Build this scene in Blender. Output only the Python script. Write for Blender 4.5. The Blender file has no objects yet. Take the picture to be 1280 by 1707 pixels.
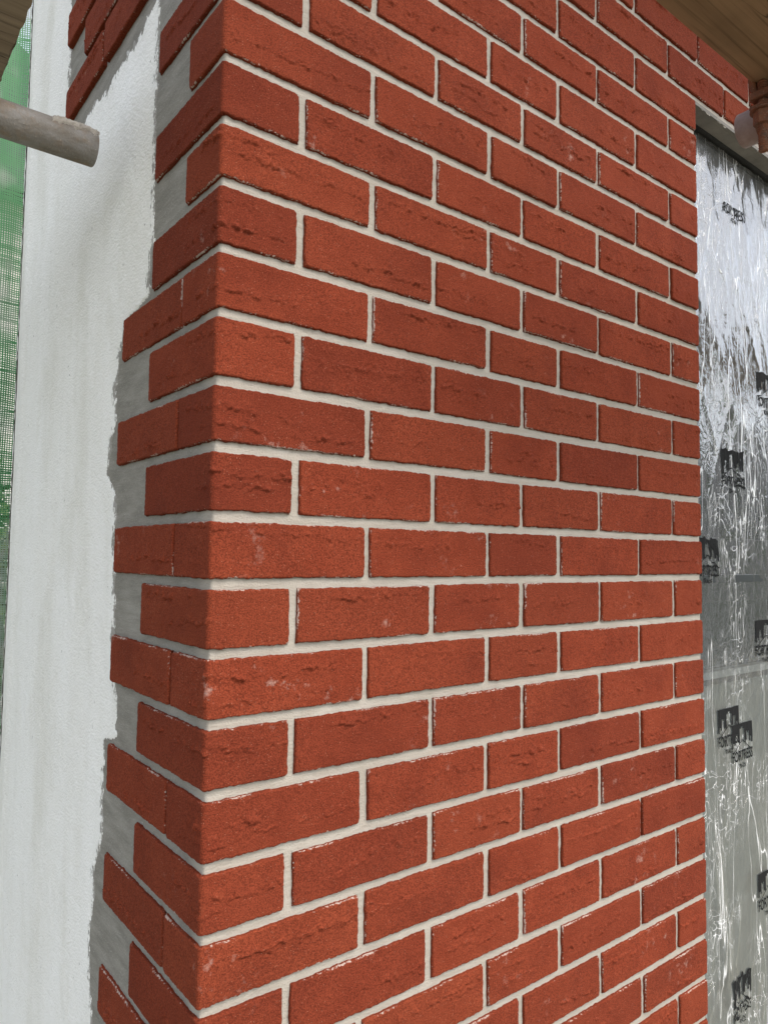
import bpy, math, random
import numpy as np
from mathutils import Matrix, Vector

sc = bpy.context.scene
COL = sc.collection
RAD = math.radians

# ------------------------------------------------------------------ camera
cam_d = bpy.data.cameras.new("camera")
cam = bpy.data.objects.new("camera", cam_d)
COL.objects.link(cam)
right = (0.78611, -0.61796, 0.01295)
up = (-0.0479, -0.04002, 0.99805)
fwd = (0.61623, 0.78519, 0.06106)
cam.matrix_world = Matrix(((right[0], up[0], -fwd[0], -0.34987),
                           (right[1], up[1], -fwd[1], -0.75627),
                           (right[2], up[2], -fwd[2], 0.03330),
                           (0, 0, 0, 1)))
cam_d.sensor_fit = 'VERTICAL'
cam_d.sensor_height = 36.0
cam_d.lens = 25.778
cam_d.clip_start = 0.02
cam_d.clip_end = 500.0
sc.camera = cam

# ------------------------------------------------------------------ sky and sun
SUN_DIR = Vector((0.16, -0.60, 0.78)).normalized()      # towards the sun
elev = math.asin(SUN_DIR.z)
azim = math.atan2(SUN_DIR.x, SUN_DIR.y)
world = bpy.data.worlds.new("World")
sc.world = world
world.use_nodes = True
wn = world.node_tree
wn.nodes.clear()
sky = wn.nodes.new("ShaderNodeTexSky")
sky.sky_type = 'NISHITA'
sky.sun_disc = False
sky.sun_elevation = elev
sky.sun_rotation = azim
sky.air_density = 1.0
sky.dust_density = 2.5
sky.ozone_density = 1.0
bg = wn.nodes.new("ShaderNodeBackground")
bg.inputs["Strength"].default_value = 0.15
wo = wn.nodes.new("ShaderNodeOutputWorld")
# thin bright cloud veils most of the blue
tcw = wn.nodes.new("ShaderNodeTexCoord")
cl = wn.nodes.new("ShaderNodeTexNoise")
cl.inputs["Scale"].default_value = 2.2
cl.inputs["Detail"].default_value = 6.0
cl.inputs["Roughness"].default_value = 0.6
wn.links.new(tcw.outputs["Generated"], cl.inputs["Vector"])
mr = wn.nodes.new("ShaderNodeMapRange")
mr.inputs[1].default_value = 0.34; mr.inputs[2].default_value = 0.62
mr.inputs[3].default_value = 0.55; mr.inputs[4].default_value = 0.92
wn.links.new(cl.outputs["Fac"], mr.inputs[0])
hs = wn.nodes.new("ShaderNodeHueSaturation")
hs.inputs["Saturation"].default_value = 0.26
hs.inputs["Value"].default_value = 1.22
wn.links.new(sky.outputs[0], hs.inputs["Color"])
mx = wn.nodes.new("ShaderNodeMix"); mx.data_type = 'RGBA'
wn.links.new(mr.outputs[0], mx.inputs[0])
wn.links.new(sky.outputs[0], mx.inputs[6])
wn.links.new(hs.outputs[0], mx.inputs[7])
wn.links.new(mx.outputs[2], bg.inputs[0])
wn.links.new(bg.outputs[0], wo.inputs[0])
sun_d = bpy.data.lights.new("sun", 'SUN')
sun_d.energy = 0.85
sun_d.angle = RAD(30)
sun_d.color = (1.0, 0.84, 0.66)
sun = bpy.data.objects.new("sun", sun_d)
COL.objects.link(sun)
sun.rotation_euler = SUN_DIR.to_track_quat('Z', 'Y').to_euler()
sc.view_settings.view_transform = 'Standard'
sc.view_settings.look = 'None'
sc.view_settings.exposure = 1.12
sc.view_settings.gamma = 1.0
sc.view_settings.use_curve_mapping = False

# ------------------------------------------------------------------ helpers
def fade(t):
    return t * t * (3 - 2 * t)

def hsh(i, j, seed):
    v = np.sin(i * 127.1 + j * 311.7 + seed * 74.7) * 43758.5453
    return v - np.floor(v)

def vn(x, y, seed=0.0):
    """value noise, -1..1, vectorised"""
    x = np.asarray(x, float); y = np.asarray(y, float) + 0 * x; x = x + 0 * y
    i = np.floor(x); j = np.floor(y); fx = fade(x - i); fy = fade(y - j)
    a = hsh(i, j, seed); b = hsh(i + 1, j, seed); c = hsh(i, j + 1, seed); d = hsh(i + 1, j + 1, seed)
    return 2 * ((a * (1 - fx) + b * fx) * (1 - fy) + (c * (1 - fx) + d * fx) * fy) - 1

def sm(x, a, b):
    t = np.clip((x - a) / (b - a), 0, 1)
    return t * t * (3 - 2 * t)

def tag(o, label=None, cat=None, group=None, kind=None):
    if label: o["label"] = label
    if cat: o["category"] = cat
    if group: o["group"] = group
    if kind: o["kind"] = kind
    return o

def empty(name, loc):
    o = bpy.data.objects.new(name, None)
    o.empty_display_size = 0.05
    o.location = loc
    COL.objects.link(o)
    return o

def mesh_np(name, V, F, mat, smooth=True, attrs=None):
    """V (n,3) metres, F (m,4) or (m,3) ints"""
    me = bpy.data.meshes.new(name)
    V = np.ascontiguousarray(V, dtype=np.float32); F = np.ascontiguousarray(F, dtype=np.int32)
    k = F.shape[1]
    me.vertices.add(len(V)); me.vertices.foreach_set("co", V.ravel())
    me.loops.add(F.size); me.loops.foreach_set("vertex_index", F.ravel())
    me.polygons.add(len(F))
    me.polygons.foreach_set("loop_start", np.arange(0, F.size, k, dtype=np.int32))
    try:
        me.polygons.foreach_set("loop_total", np.full(len(F), k, dtype=np.int32))
    except Exception:
        pass
    me.update(calc_edges=True)
    me.polygons.foreach_set("use_smooth", np.full(len(F), smooth, dtype=bool))
    if attrs:
        for n, a in attrs.items():
            at = me.attributes.new(n, 'FLOAT', 'POINT')
            at.data.foreach_set("value", np.ascontiguousarray(a, dtype=np.float32).ravel())
    me.materials.append(mat)
    me.validate()
    return me

def add(name, me, parent=None, loc=None, rot=None):
    o = bpy.data.objects.new(name, me)
    COL.objects.link(o)
    if parent is not None:
        o.parent = parent
    if loc is not None: o.location = loc
    if rot is not None: o.rotation_euler = rot
    return o

class MB:
    """collects boxes, tubes and prisms into one mesh"""
    def __init__(self):
        self.v = []; self.f = []
    def verts(self, vs, fs):
        n = len(self.v)
        self.v += [tuple(p) for p in vs]
        self.f += [tuple(i + n for i in f) for f in fs]
    def box(self, x0, y0, z0, x1, y1, z1, b=0.0):
        if b <= 0:
            vs = [(x, y, z) for z in (z0, z1) for y in (y0, y1) for x in (x0, x1)]
            self.verts(vs, [(0, 2, 3, 1), (4, 5, 7, 6), (0, 1, 5, 4), (2, 6, 7, 3), (0, 4, 6, 2), (1, 3, 7, 5)])
            return
        import bmesh
        bm = bmesh.new()
        bmesh.ops.create_cube(bm, size=1)
        for p in bm.verts:
            p.co = Vector(((x0 + x1) / 2 + p.co.x * (x1 - x0), (y0 + y1) / 2 + p.co.y * (y1 - y0), (z0 + z1) / 2 + p.co.z * (z1 - z0)))
        bmesh.ops.bevel(bm, geom=list(bm.edges), offset=b, segments=2, affect='EDGES', profile=0.5)
        bm.verts.index_update()
        self.verts([p.co[:] for p in bm.verts], [[q.index for q in f.verts] for f in bm.faces])
        bm.free()
    def ring_tube(self, pts, radii, n=24, cap=True):
        """sweep of circles along pts"""
        pts = [Vector(p) for p in pts]
        rings = []
        ref = None
        for i, p in enumerate(pts):
            d = (pts[min(i + 1, len(pts) - 1)] - pts[max(i - 1, 0)]).normalized()
            if ref is None:
                ref = Vector((0, 0, 1)) if abs(d.z) < 0.9 else Vector((1, 0, 0))
            a = (ref - d * ref.dot(d)).normalized(); ref = a
            b = d.cross(a)
            r = radii[i] if hasattr(radii, '__len__') else radii
            rings.append([p + (a * math.cos(t) + b * math.sin(t)) * r for t in [2 * math.pi * k / n for k in range(n)]])
        base = len(self.v)
        for rg in rings: self.v += [tuple(q) for q in rg]
        for i in range(len(rings) - 1):
            for k in range(n):
                k2 = (k + 1) % n
                self.f.append((base + i * n + k, base + i * n + k2, base + (i + 1) * n + k2, base + (i + 1) * n + k))
        if cap:
            self.f.append(tuple(base + k for k in reversed(range(n))))
            self.f.append(tuple(base + (len(rings) - 1) * n + k for k in range(n)))
    def build(self, name, mat, parent=None, smooth=False, loc=None):
        me = bpy.data.meshes.new(name)
        me.from_pydata(self.v, [], self.f)
        me.materials.append(mat)
        if smooth:
            me.polygons.foreach_set("use_smooth", np.full(len(me.polygons), True))
            me.set_sharp_from_angle(angle=RAD(40))
        me.update()
        o = add(name, me, parent)
        if loc is not None: o.location = loc
        return o

def grid_faces(nu, nv):
    """indices for (nv rows) x (nu cols) vertex grid"""
    i = np.arange(nu - 1)[None, :] + np.arange(nv - 1)[:, None] * nu
    return np.stack([i, i + 1, i + 1 + nu, i + nu], -1).reshape(-1, 4)

# ------------------------------------------------------------------ materials
class NT:
    def __init__(self, name):
        self.m = bpy.data.materials.new(name)
        self.m.use_nodes = True
        self.t = self.m.node_tree
        self.t.nodes.clear()
        self.out = self.n("ShaderNodeOutputMaterial")
    def n(self, typ, **kw):
        nd = self.t.nodes.new(typ)
        for k, v in kw.items():
            if hasattr(nd, k) and k not in ("Scale",): setattr(nd, k, v)
        return nd
    def l(self, a, b):
        self.t.links.new(a, b)
    def val(self, sock, v):
        if hasattr(v, "is_output") or isinstance(v, bpy.types.NodeSocket): self.l(v, sock)
        else: sock.default_value = v
    def noise(self, vec, scale, detail=2.0, rough=0.5, dist=0.0):
        nd = self.n("ShaderNodeTexNoise")
        if vec is not None: self.l(vec, nd.inputs["Vector"])
        nd.inputs["Scale"].default_value = scale
        nd.inputs["Detail"].default_value = detail
        nd.inputs["Roughness"].default_value = rough
        nd.inputs["Distortion"].default_value = dist
        return nd.outputs["Fac"]
    def mapr(self, v, a, b, c=0.0, d=1.0, smooth=False):
        nd = self.n("ShaderNodeMapRange")
        if smooth: nd.interpolation_type = 'SMOOTHSTEP'
        self.val(nd.inputs[0], v)
        nd.inputs[1].default_value = a; nd.inputs[2].default_value = b
        nd.inputs[3].default_value = c; nd.inputs[4].default_value = d
        return nd.outputs[0]
    def math(self, op, a, b=0.0, clamp=False):
        nd = self.n("ShaderNodeMath"); nd.operation = op; nd.use_clamp = clamp
        self.val(nd.inputs[0], a); self.val(nd.inputs[1], b)
        return nd.outputs[0]
    def mix(self, fac, a, b, mode='MIX'):
        nd = self.n("ShaderNodeMix"); nd.data_type = 'RGBA'; nd.blend_type = mode
        self.val(nd.inputs[0], fac)
        self.val(nd.inputs[6], a); self.val(nd.inputs[7], b)
        return nd.outputs[2]
    def scalev(self, vec, s):
        nd = self.n("ShaderNodeMapping")
        self.l(vec, nd.inputs[0]); nd.inputs["Scale"].default_value = s
        return nd.outputs[0]
    def bump(self, h, dist, strength=1.0, normal=None):
        nd = self.n("ShaderNodeBump")
        self.l(h, nd.inputs["Height"]); nd.inputs["Distance"].default_value = dist
        nd.inputs["Strength"].default_value = strength
        if normal is not None: self.l(normal, nd.inputs["Normal"])
        return nd.outputs[0]
    def princ(self, col, rough=0.8, metal=0.0, normal=None, spec=0.5):
        p = self.n("ShaderNodeBsdfPrincipled")
        self.val(p.inputs["Base Color"], col)
        self.val(p.inputs["Roughness"], rough)
        self.val(p.inputs["Metallic"], metal)
        p.inputs["Specular IOR Level"].default_value = spec
        if normal is not None: self.l(normal, p.inputs["Normal"])
        self.l(p.outputs[0], self.out.inputs[0])
        return p
    def objco(self, rnd=False):
        tc = self.n("ShaderNodeTexCoord")
        v = tc.outputs["Object"]
        if rnd:
            oi = self.n("ShaderNodeObjectInfo")
            mu = self.n("ShaderNodeVectorMath"); mu.operation = 'SCALE'
            cx = self.n("ShaderNodeCombineXYZ")
            self.l(oi.outputs["Random"], cx.inputs[0]); self.l(oi.outputs["Random"], cx.inputs[1]); self.l(oi.outputs["Random"], cx.inputs[2])
            self.l(cx.outputs[0], mu.inputs[0]); mu.inputs["Scale"].default_value = 37.0
            ad = self.n("ShaderNodeVectorMath"); ad.operation = 'ADD'
            self.l(v, ad.inputs[0]); self.l(mu.outputs[0], ad.inputs[1])
            v = ad.outputs[0]
            self.rnd = oi.outputs["Random"]
        return v

def mat_brick():
    k = NT("brick_sanded_red")
    v = k.objco(True)
    mott = k.noise(v, 22, 3, 0.55)
    fine = k.noise(v, 620, 2, 0.6)
    mid = k.noise(v, 150, 3, 0.6)
    c = k.mix(k.mapr(mott, 0.3, 0.7), (0.213, 0.0405, 0.0180, 1), (0.258, 0.053, 0.0240, 1))
    r2 = k.math('FRACT', k.math('MULTIPLY', k.rnd, 17.31))
    c = k.mix(k.mapr(k.rnd, 0.30, 1, 0.0, 0.45), c, (0.125, 0.024, 0.013, 1))
    c = k.mix(k.mapr(r2, 0.6, 1, 0.0, 0.30), c, (0.26, 0.060, 0.026, 1))
    burn = k.noise(v, 9, 3, 0.6)
    c = k.mix(k.mapr(burn, 0.50, 0.72, 0.0, 0.45), c, (0.115, 0.022, 0.012, 1))
    c = k.mix(k.mapr(fine, 0.36, 0.62, 0.72, 0.0), c, (0.07, 0.012, 0.006, 1))
    c = k.mix(k.mapr(mid, 0.60, 0.80, 0.0, 0.30), c, (0.27, 0.075, 0.038, 1))
    # pale sand grains
    vo = k.n("ShaderNodeTexVoronoi"); k.l(v, vo.inputs["Vector"]); vo.inputs["Scale"].default_value = 520
    cr = k.n("ShaderNodeSeparateColor"); k.l(vo.outputs["Color"], cr.inputs[0])
    grain = k.math('MULTIPLY', k.mapr(vo.outputs["Distance"], 0.18, 0.34, 1, 0), k.mapr(cr.outputs[0], 0.925, 0.94, 0, 1))
    c = k.mix(k.math('MULTIPLY', grain, 0.5), c, (0.42, 0.21, 0.14, 1))
    # mortar smears along the arrises
    ed = k.n("ShaderNodeAttribute"); ed.attribute_name = "edge"; ed.attribute_type = 'GEOMETRY'
    e = ed.outputs["Fac"]
    sn = k.noise(v, 260, 3, 0.65)
    sl = k.noise(v, 14, 2, 0.5)
    near = k.mapr(e, 0.2, 3.4, 1.0, 0.0)
    amt = k.math('ADD', k.math('MULTIPLY', near, 0.195), k.math('MULTIPLY', k.mapr(sl, 0.42, 0.70, -0.10, 0.24), near))
    sm_ = k.mapr(k.math('ADD', sn, amt), 0.765, 0.86, 0, 0.58)
    c = k.mix(sm_, c, (0.56, 0.50, 0.44, 1))
    # rare film of grout dust on the face
    du = k.noise(v, 40, 5, 0.7); du2 = k.noise(v, 7, 1, 0.5)
    dust = k.math('MULTIPLY', k.mapr(du, 0.60, 0.74, 0, 0.5), k.mapr(du2, 0.55, 0.68, 0, 1))
    c = k.mix(dust, c, (0.55, 0.40, 0.34, 1))
    h = k.math('ADD', k.math('MULTIPLY', fine, 0.6), k.math('MULTIPLY', mid, 0.5))
    b = k.bump(h, 0.0015, 1.0)
    k.princ(c, 0.92, 0, b, 0.10)
    return k.m

def mat_mortar():
    k = NT("mortar_buff")
    v = k.objco()
    a = k.noise(v, 9, 4, 0.6); f = k.noise(v, 420, 2, 0.6); s = k.noise(k.scalev(v, (40, 40, 220)), 1, 3, 0.6)
    c = k.mix(k.mapr(a, 0.3, 0.7), (0.345, 0.315, 0.27, 1), (0.405, 0.375, 0.33, 1))
    c = k.mix(k.mapr(s, 0.4, 0.75, 0, 0.5), c, (0.32, 0.285, 0.235, 1))
    c = k.mix(k.mapr(f, 0.56, 0.74, 0, 0.4), c, (0.25, 0.22, 0.19, 1))
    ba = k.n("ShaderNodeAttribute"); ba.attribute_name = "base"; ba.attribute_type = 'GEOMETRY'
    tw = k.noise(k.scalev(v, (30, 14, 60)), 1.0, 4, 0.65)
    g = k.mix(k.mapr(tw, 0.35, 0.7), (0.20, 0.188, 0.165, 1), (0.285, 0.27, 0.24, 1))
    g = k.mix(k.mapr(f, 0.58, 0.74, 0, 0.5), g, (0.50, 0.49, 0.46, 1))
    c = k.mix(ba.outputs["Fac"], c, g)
    b = k.bump(k.math('ADD', k.math('MULTIPLY', f, 0.8), s), 0.0013, 1.0)
    k.princ(c, 0.9, 0, b, 0.2)
    return k.m

def mat_white():
    k = NT("white_masonry_coat")
    v = k.objco()
    a = k.noise(k.scalev(v, (1, 3.0, 0.9)), 2.2, 4, 0.6); f = k.noise(v, 260, 3, 0.6); g = k.noise(v, 60, 3, 0.6)
    spk = k.noise(v, 95, 2, 0.5)
    st = k.noise(k.scalev(v, (8, 30, 1.6)), 1.0, 4, 0.6)
    c = k.mix(k.mapr(a, 0.35, 0.7), (0.90, 0.89, 0.865, 1), (0.85, 0.835, 0.795, 1))
    c = k.mix(k.mapr(st, 0.5, 0.75, 0, 0.18), c, (0.70, 0.69, 0.65, 1))
    c = k.mix(k.mapr(spk, 0.74, 0.78, 0, 0.8), c, (0.30, 0.29, 0.27, 1))
    pt = k.noise(k.scalev(v, (4, 5.0, 2.4)), 1.3, 4, 0.6)
    c = k.mix(k.mapr(pt, 0.50, 0.72, 0, 0.55), c, (0.70, 0.68, 0.61, 1))
    cov = k.n("ShaderNodeAttribute"); cov.attribute_name = "cover"; cov.attribute_type = 'GEOMETRY'
    br = k.noise(k.scalev(v, (120, 190, 75)), 1.0, 4, 0.75)
    lo = k.noise(k.scalev(v, (20, 26, 14)), 1.0, 3, 0.6)
    e = k.math('ADD', k.math('ADD', cov.outputs["Fac"], k.math('MULTIPLY', k.math('SUBTRACT', br, 0.5), 58.0)), k.math('MULTIPLY', k.math('SUBTRACT', lo, 0.55), 40.0))
    c = k.mix(k.mapr(e, 1.0, 5.0, 0.92, 0.0), c, (0.27, 0.255, 0.23, 1))
    b = k.bump(k.math('ADD', k.math('MULTIPLY', f, 1.0), g), 0.0030, 1.0)
    k.princ(c, 0.85, 0, b, 0.25)
    return k.m

def mat_plain(name, col, col2=None, rough=0.7, scale=20, bump=0.0005, metal=0.0, stretch=(1, 1, 1), spec=0.4, bscale=None, detail=4):
    k = NT(name)
    v = k.objco()
    vs = k.scalev(v, stretch)
    a = k.noise(vs, scale, detail, 0.6)
    c = k.mix(k.mapr(a, 0.32, 0.68), (*col, 1), (*(col2 or tuple(x * 0.75 for x in col)), 1))
    h = k.noise(vs, bscale or scale * 8, 3, 0.6)
    k.princ(c, rough, metal, k.bump(h, bump, 0.8), spec)
    return k.m

def mat_tube():
    k = NT("galvanised_steel_weathered")
    v = k.objco()
    a = k.noise(k.scalev(v, (1, 2.5, 2.5)), 14, 5, 0.65); f = k.noise(v, 260, 3, 0.6); r = k.noise(v, 38, 4, 0.7)
    c = k.mix(k.mapr(a, 0.35, 0.65), (0.27, 0.26, 0.245, 1), (0.17, 0.145, 0.115, 1))
    c = k.mix(k.mapr(r, 0.50, 0.70, 0, 0.6), c, (0.25, 0.17, 0.10, 1))
    c = k.mix(k.mapr(f, 0.62, 0.74, 0, 0.5), c, (0.50, 0.46, 0.40, 1))
    k.princ(c, k.mapr(a, 0.3, 0.7, 0.55, 0.8), 0.15, k.bump(k.math('ADD', f, r), 0.0014, 1.0), 0.35)
    return k.m

def mat_rust():
    k = NT("rusty_steel")
    v = k.objco()
    a = k.noise(v, 60, 5, 0.7); f = k.noise(v, 400, 3, 0.6)
    c = k.mix(k.mapr(a, 0.35, 0.65), (0.26, 0.095, 0.045, 1), (0.12, 0.075, 0.058, 1))
    c = k.mix(k.mapr(f, 0.60, 0.72, 0, 0.7), c, (0.34, 0.30, 0.24, 1))
    k.princ(c, 0.75, 0.25, k.bump(k.math('ADD', f, a), 0.0012, 0.8), 0.4)
    return k.m

def mat_wood(name, ca, cb, dark):
    k = NT(name)
    v = k.objco()
    g = k.noise(k.scalev(v, (1.6, 42, 42)), 1.0, 5, 0.65, 0.4)
    w = k.noise(k.scalev(v, (3.0, 160, 160)), 1.0, 3, 0.6)
    b_ = k.noise(v, 6, 4, 0.6)
    c = k.mix(k.mapr(g, 0.35, 0.65), (*ca, 1), (*cb, 1))
    c = k.mix(k.mapr(w, 0.56, 0.70, 0, 0.7), c, (*dark, 1))
    c = k.mix(k.mapr(b_, 0.55, 0.75, 0, 0.45), c, (*[x * 0.6 for x in cb], 1))
    crack = k.noise(k.scalev(v, (3.2, 30, 30)), 1.0, 1, 0.4, 1.2)
    cm = k.math('SUBTRACT', 1.0, k.mapr(k.math('ABSOLUTE', k.math('SUBTRACT', crack, 0.60)), 0.0, 0.006, 0, 1))
    c = k.mix(k.math('MULTIPLY', cm, 0.8), c, (0.02, 0.014, 0.01, 1))
    k.princ(c, 0.85, 0, k.bump(k.math('ADD', g, k.math('MULTIPLY', w, 0.5)), 0.0012, 0.8), 0.2)
    return k.m

def mat_film():
    k = NT("clear_protective_film")
    v = k.objco()
    s1 = k.noise(k.scalev(v, (13, 13, 1.5)), 1.0, 2, 0.5, 0.9)
    s2 = k.noise(k.scalev(v, (34, 34, 4.5)), 1.0, 2, 0.5, 1.2)
    s3 = k.noise(v, 13, 2, 0.5, 1.6)
    s4 = k.noise(v, 5, 2, 0.5)
    s5 = k.noise(k.scalev(v, (330, 330, 110)), 1.0, 2, 0.6)
    ridge = lambda x, w: k.math('POWER', k.math('SUBTRACT', 1.0, k.mapr(k.math('ABSOLUTE', k.math('SUBTRACT', x, 0.5)), 0, w, 0, 1)), 1.6)
    r1, r2, r3 = ridge(s1, 0.011), ridge(s2, 0.016), ridge(s3, 0.010)
    busy = k.mapr(s4, 0.42, 0.60, 0.0, 1.0)
    h = k.math('ADD', r1, k.math('MULTIPLY', k.math('MULTIPLY', r2, busy), 0.6))
    h = k.math('ADD', h, k.math('MULTIPLY', k.math('MULTIPLY', r3, busy), 0.8))
    h = k.math('ADD', h, k.math('MULTIPLY', s1, 0.35))
    s6 = k.noise(k.scalev(v, (34, 34, 22)), 1.0, 3, 0.55, 2.2)
    h = k.math('ADD', h, k.math('MULTIPLY', s6, 1.6))
    nrm = k.bump(h, 0.0008, 1.0)
    tr = k.n("ShaderNodeBsdfTransparent"); tr.inputs[0].default_value = (0.97, 0.98, 0.98, 1)
    gl = k.n("ShaderNodeBsdfGlossy"); gl.inputs["Roughness"].default_value = 0.05; gl.inputs[0].default_value = (1, 1, 1, 1)
    k.l(nrm, gl.inputs["Normal"])
    df = k.n("ShaderNodeBsdfDiffuse"); df.inputs[0].default_value = (0.92, 0.94, 0.95, 1); k.l(nrm, df.inputs["Normal"])
    fr = k.n("ShaderNodeFresnel"); fr.inputs[0].default_value = 1.85; k.l(nrm, fr.inputs["Normal"])
    f = k.math('ADD', k.math('MULTIPLY', fr.outputs[0], 1.5), 0.02, clamp=True)
    m1 = k.n("ShaderNodeMixShader"); k.l(f, m1.inputs[0]); k.l(tr.outputs[0], m1.inputs[1]); k.l(gl.outputs[0], m1.inputs[2])
    m2 = k.n("ShaderNodeMixShader")
    spk = k.mapr(s5, 0.68, 0.74, 0, 0.8)
    glint_milk = k.math('ADD', k.math('MULTIPLY', r1, 0.55), k.math('MULTIPLY', k.math('MULTIPLY', r2, busy), 0.65))  # creases and specks whitened as painted highlights, over a slight haze
    glint_milk = k.math('ADD', glint_milk, k.math('MULTIPLY', k.math('MULTIPLY', r3, busy), 0.5))
    glint_milk = k.math('ADD', glint_milk, k.math('MULTIPLY', spk, busy))
    glint_milk = k.math('ADD', glint_milk, 0.05, clamp=True)
    k.l(glint_milk, m2.inputs[0]); k.l(m1.outputs[0], m2.inputs[1]); k.l(df.outputs[0], m2.inputs[2])
    k.l(m2.outputs[0], k.out.inputs[0])
    return k.m

def mat_glass():
    k = NT("window_glass")
    p = k.princ((0.035, 0.045, 0.045, 1), 0.02, 0.0, None, 1.0)
    p.inputs["IOR"].default_value = 2.1
    return k.m

def mat_net():
    k = NT("debris_netting")
    v = k.objco()
    a = k.noise(k.scalev(v, (3, 3, 2.2)), 1.6, 3, 0.55)
    c = k.mix(k.mapr(a, 0.46, 0.60), (0.09, 0.27, 0.12, 1), (0.38, 0.41, 0.37, 1))
    p = k.n("ShaderNodeBsdfPrincipled"); k.l(c, p.inputs["Base Color"]); p.inputs["Roughness"].default_value = 0.6
    t = k.n("ShaderNodeBsdfTranslucent"); k.l(c, t.inputs[0])
    m = k.n("ShaderNodeMixShader"); m.inputs[0].default_value = 0.45
    k.l(p.outputs[0], m.inputs[1]); k.l(t.outputs[0], m.inputs[2]); k.l(m.outputs[0], k.out.inputs[0])
    return k.m

def mat_leaf(name, c1, c2):
    k = NT(name)
    oi = k.n("ShaderNodeNewGeometry")
    c = k.mix(oi.outputs["Random Per Island"], (*c1, 1), (*c2, 1))
    k.princ(c, 0.6, 0, None, 0.3)
    return k.m

M_BRICK = mat_brick(); M_MORTAR = mat_mortar(); M_WHITE = mat_white()
M_TUBE = mat_tube(); M_RUST = mat_rust(); M_FILM = mat_film(); M_GLASS = mat_glass(); M_NET = mat_net()
M_WOODL = mat_wood("scaffold_board_timber", (0.33, 0.255, 0.18), (0.22, 0.165, 0.115), (0.075, 0.052, 0.036))
M_WOODR = mat_wood("scaffold_board_brown", (0.31, 0.21, 0.125), (0.21, 0.14, 0.08), (0.08, 0.052, 0.03))
M_LINTEL = mat_plain("grey_lintel_steel", (0.21, 0.195, 0.17), (0.13, 0.12, 0.105), 0.7, 14, 0.0008)
M_FRAME = mat_plain("grey_window_frame", (0.045, 0.052, 0.054), (0.035, 0.04, 0.042), 0.35, 6, 0.0001)
M_FRAMEL = mat_plain("pale_window_bead", (0.42, 0.45, 0.44), (0.36, 0.39, 0.38), 0.35, 6, 0.0001)
M_PANEL = mat_plain("panel_ground_reflection", (0.25, 0.285, 0.27), (0.20, 0.23, 0.215), 0.22, 5, 0.0001, spec=0.7)  # grey-green is the ground's reflection painted into the lower pane
M_BLACK = mat_plain("black_gap_shade", (0.012, 0.012, 0.013), (0.03, 0.03, 0.03), 0.6, 40, 0.002)  # black stands in for shade inside the gap behind the lintel
M_INK = mat_plain("black_print_ink", (0.012, 0.013, 0.014), (0.016, 0.016, 0.016), 0.8, 300, 0.0001, spec=0.1)
M_CORE = mat_plain("blockwork_core", (0.35, 0.33, 0.30), None, 0.9, 12, 0.002)
M_BLOB = mat_plain("dried_mortar", (0.50, 0.46, 0.40), (0.38, 0.34, 0.29), 0.95, 90, 0.003)
M_CAPT = mat_plain("tube_end_brick_glow", (0.31, 0.26, 0.255), (0.22, 0.165, 0.155), 0.5, 45, 0.0012)  # pinkish tint is the glow reflected from the bricks, put into the colour
M_GROUND = mat_plain("trodden_ground", (0.21, 0.20, 0.15), (0.14, 0.145, 0.10), 0.95, 1.5, 0.01, bscale=12)

# ------------------------------------------------------------------ ground
V = []
N = 41
gx = np.sign(np.linspace(-1, 1, N)) * (np.abs(np.linspace(-1, 1, N)) ** 2.5) * 220
X, Y = np.meshgrid(gx, gx)
Zg = -1.75 + 0.03 * vn(X / 3, Y / 3, 5)
me = mesh_np("ground", np.stack([X, Y, Zg], -1).reshape(-1, 3), grid_faces(N, N), M_GROUND)
tag(add("ground", me), "trodden pale soil and gravel around the house", kind="structure")

# ------------------------------------------------------------------ brick wall
ZOFF = {-4: -3.5, -3: -1.4, -2: -2.3, -1: 1.0, 0: .2, 1: 1.6, 2: 4.1, 3: 2.5, 4: 3.5, 5: 1.7, 6: 2.2, 7: .5, 8: .8, 9: -1.3,
        10: -1.4, 11: -1.8, 12: -2.6, 13: -1.4, 14: -1.4, 15: -3.3, 16: -1.5, 17: -.8, 18: 1.0, 19: 2.5}
def zj(j):
    return 76.2 * (8 - j) + ZOFF.get(j, -3.0 if j < 0 else 2.5)
E_U = 1045.6                     # right end of the pier
REC = 5.0                        # mortar recess
JMIN, JMAX = -9, 20

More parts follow.
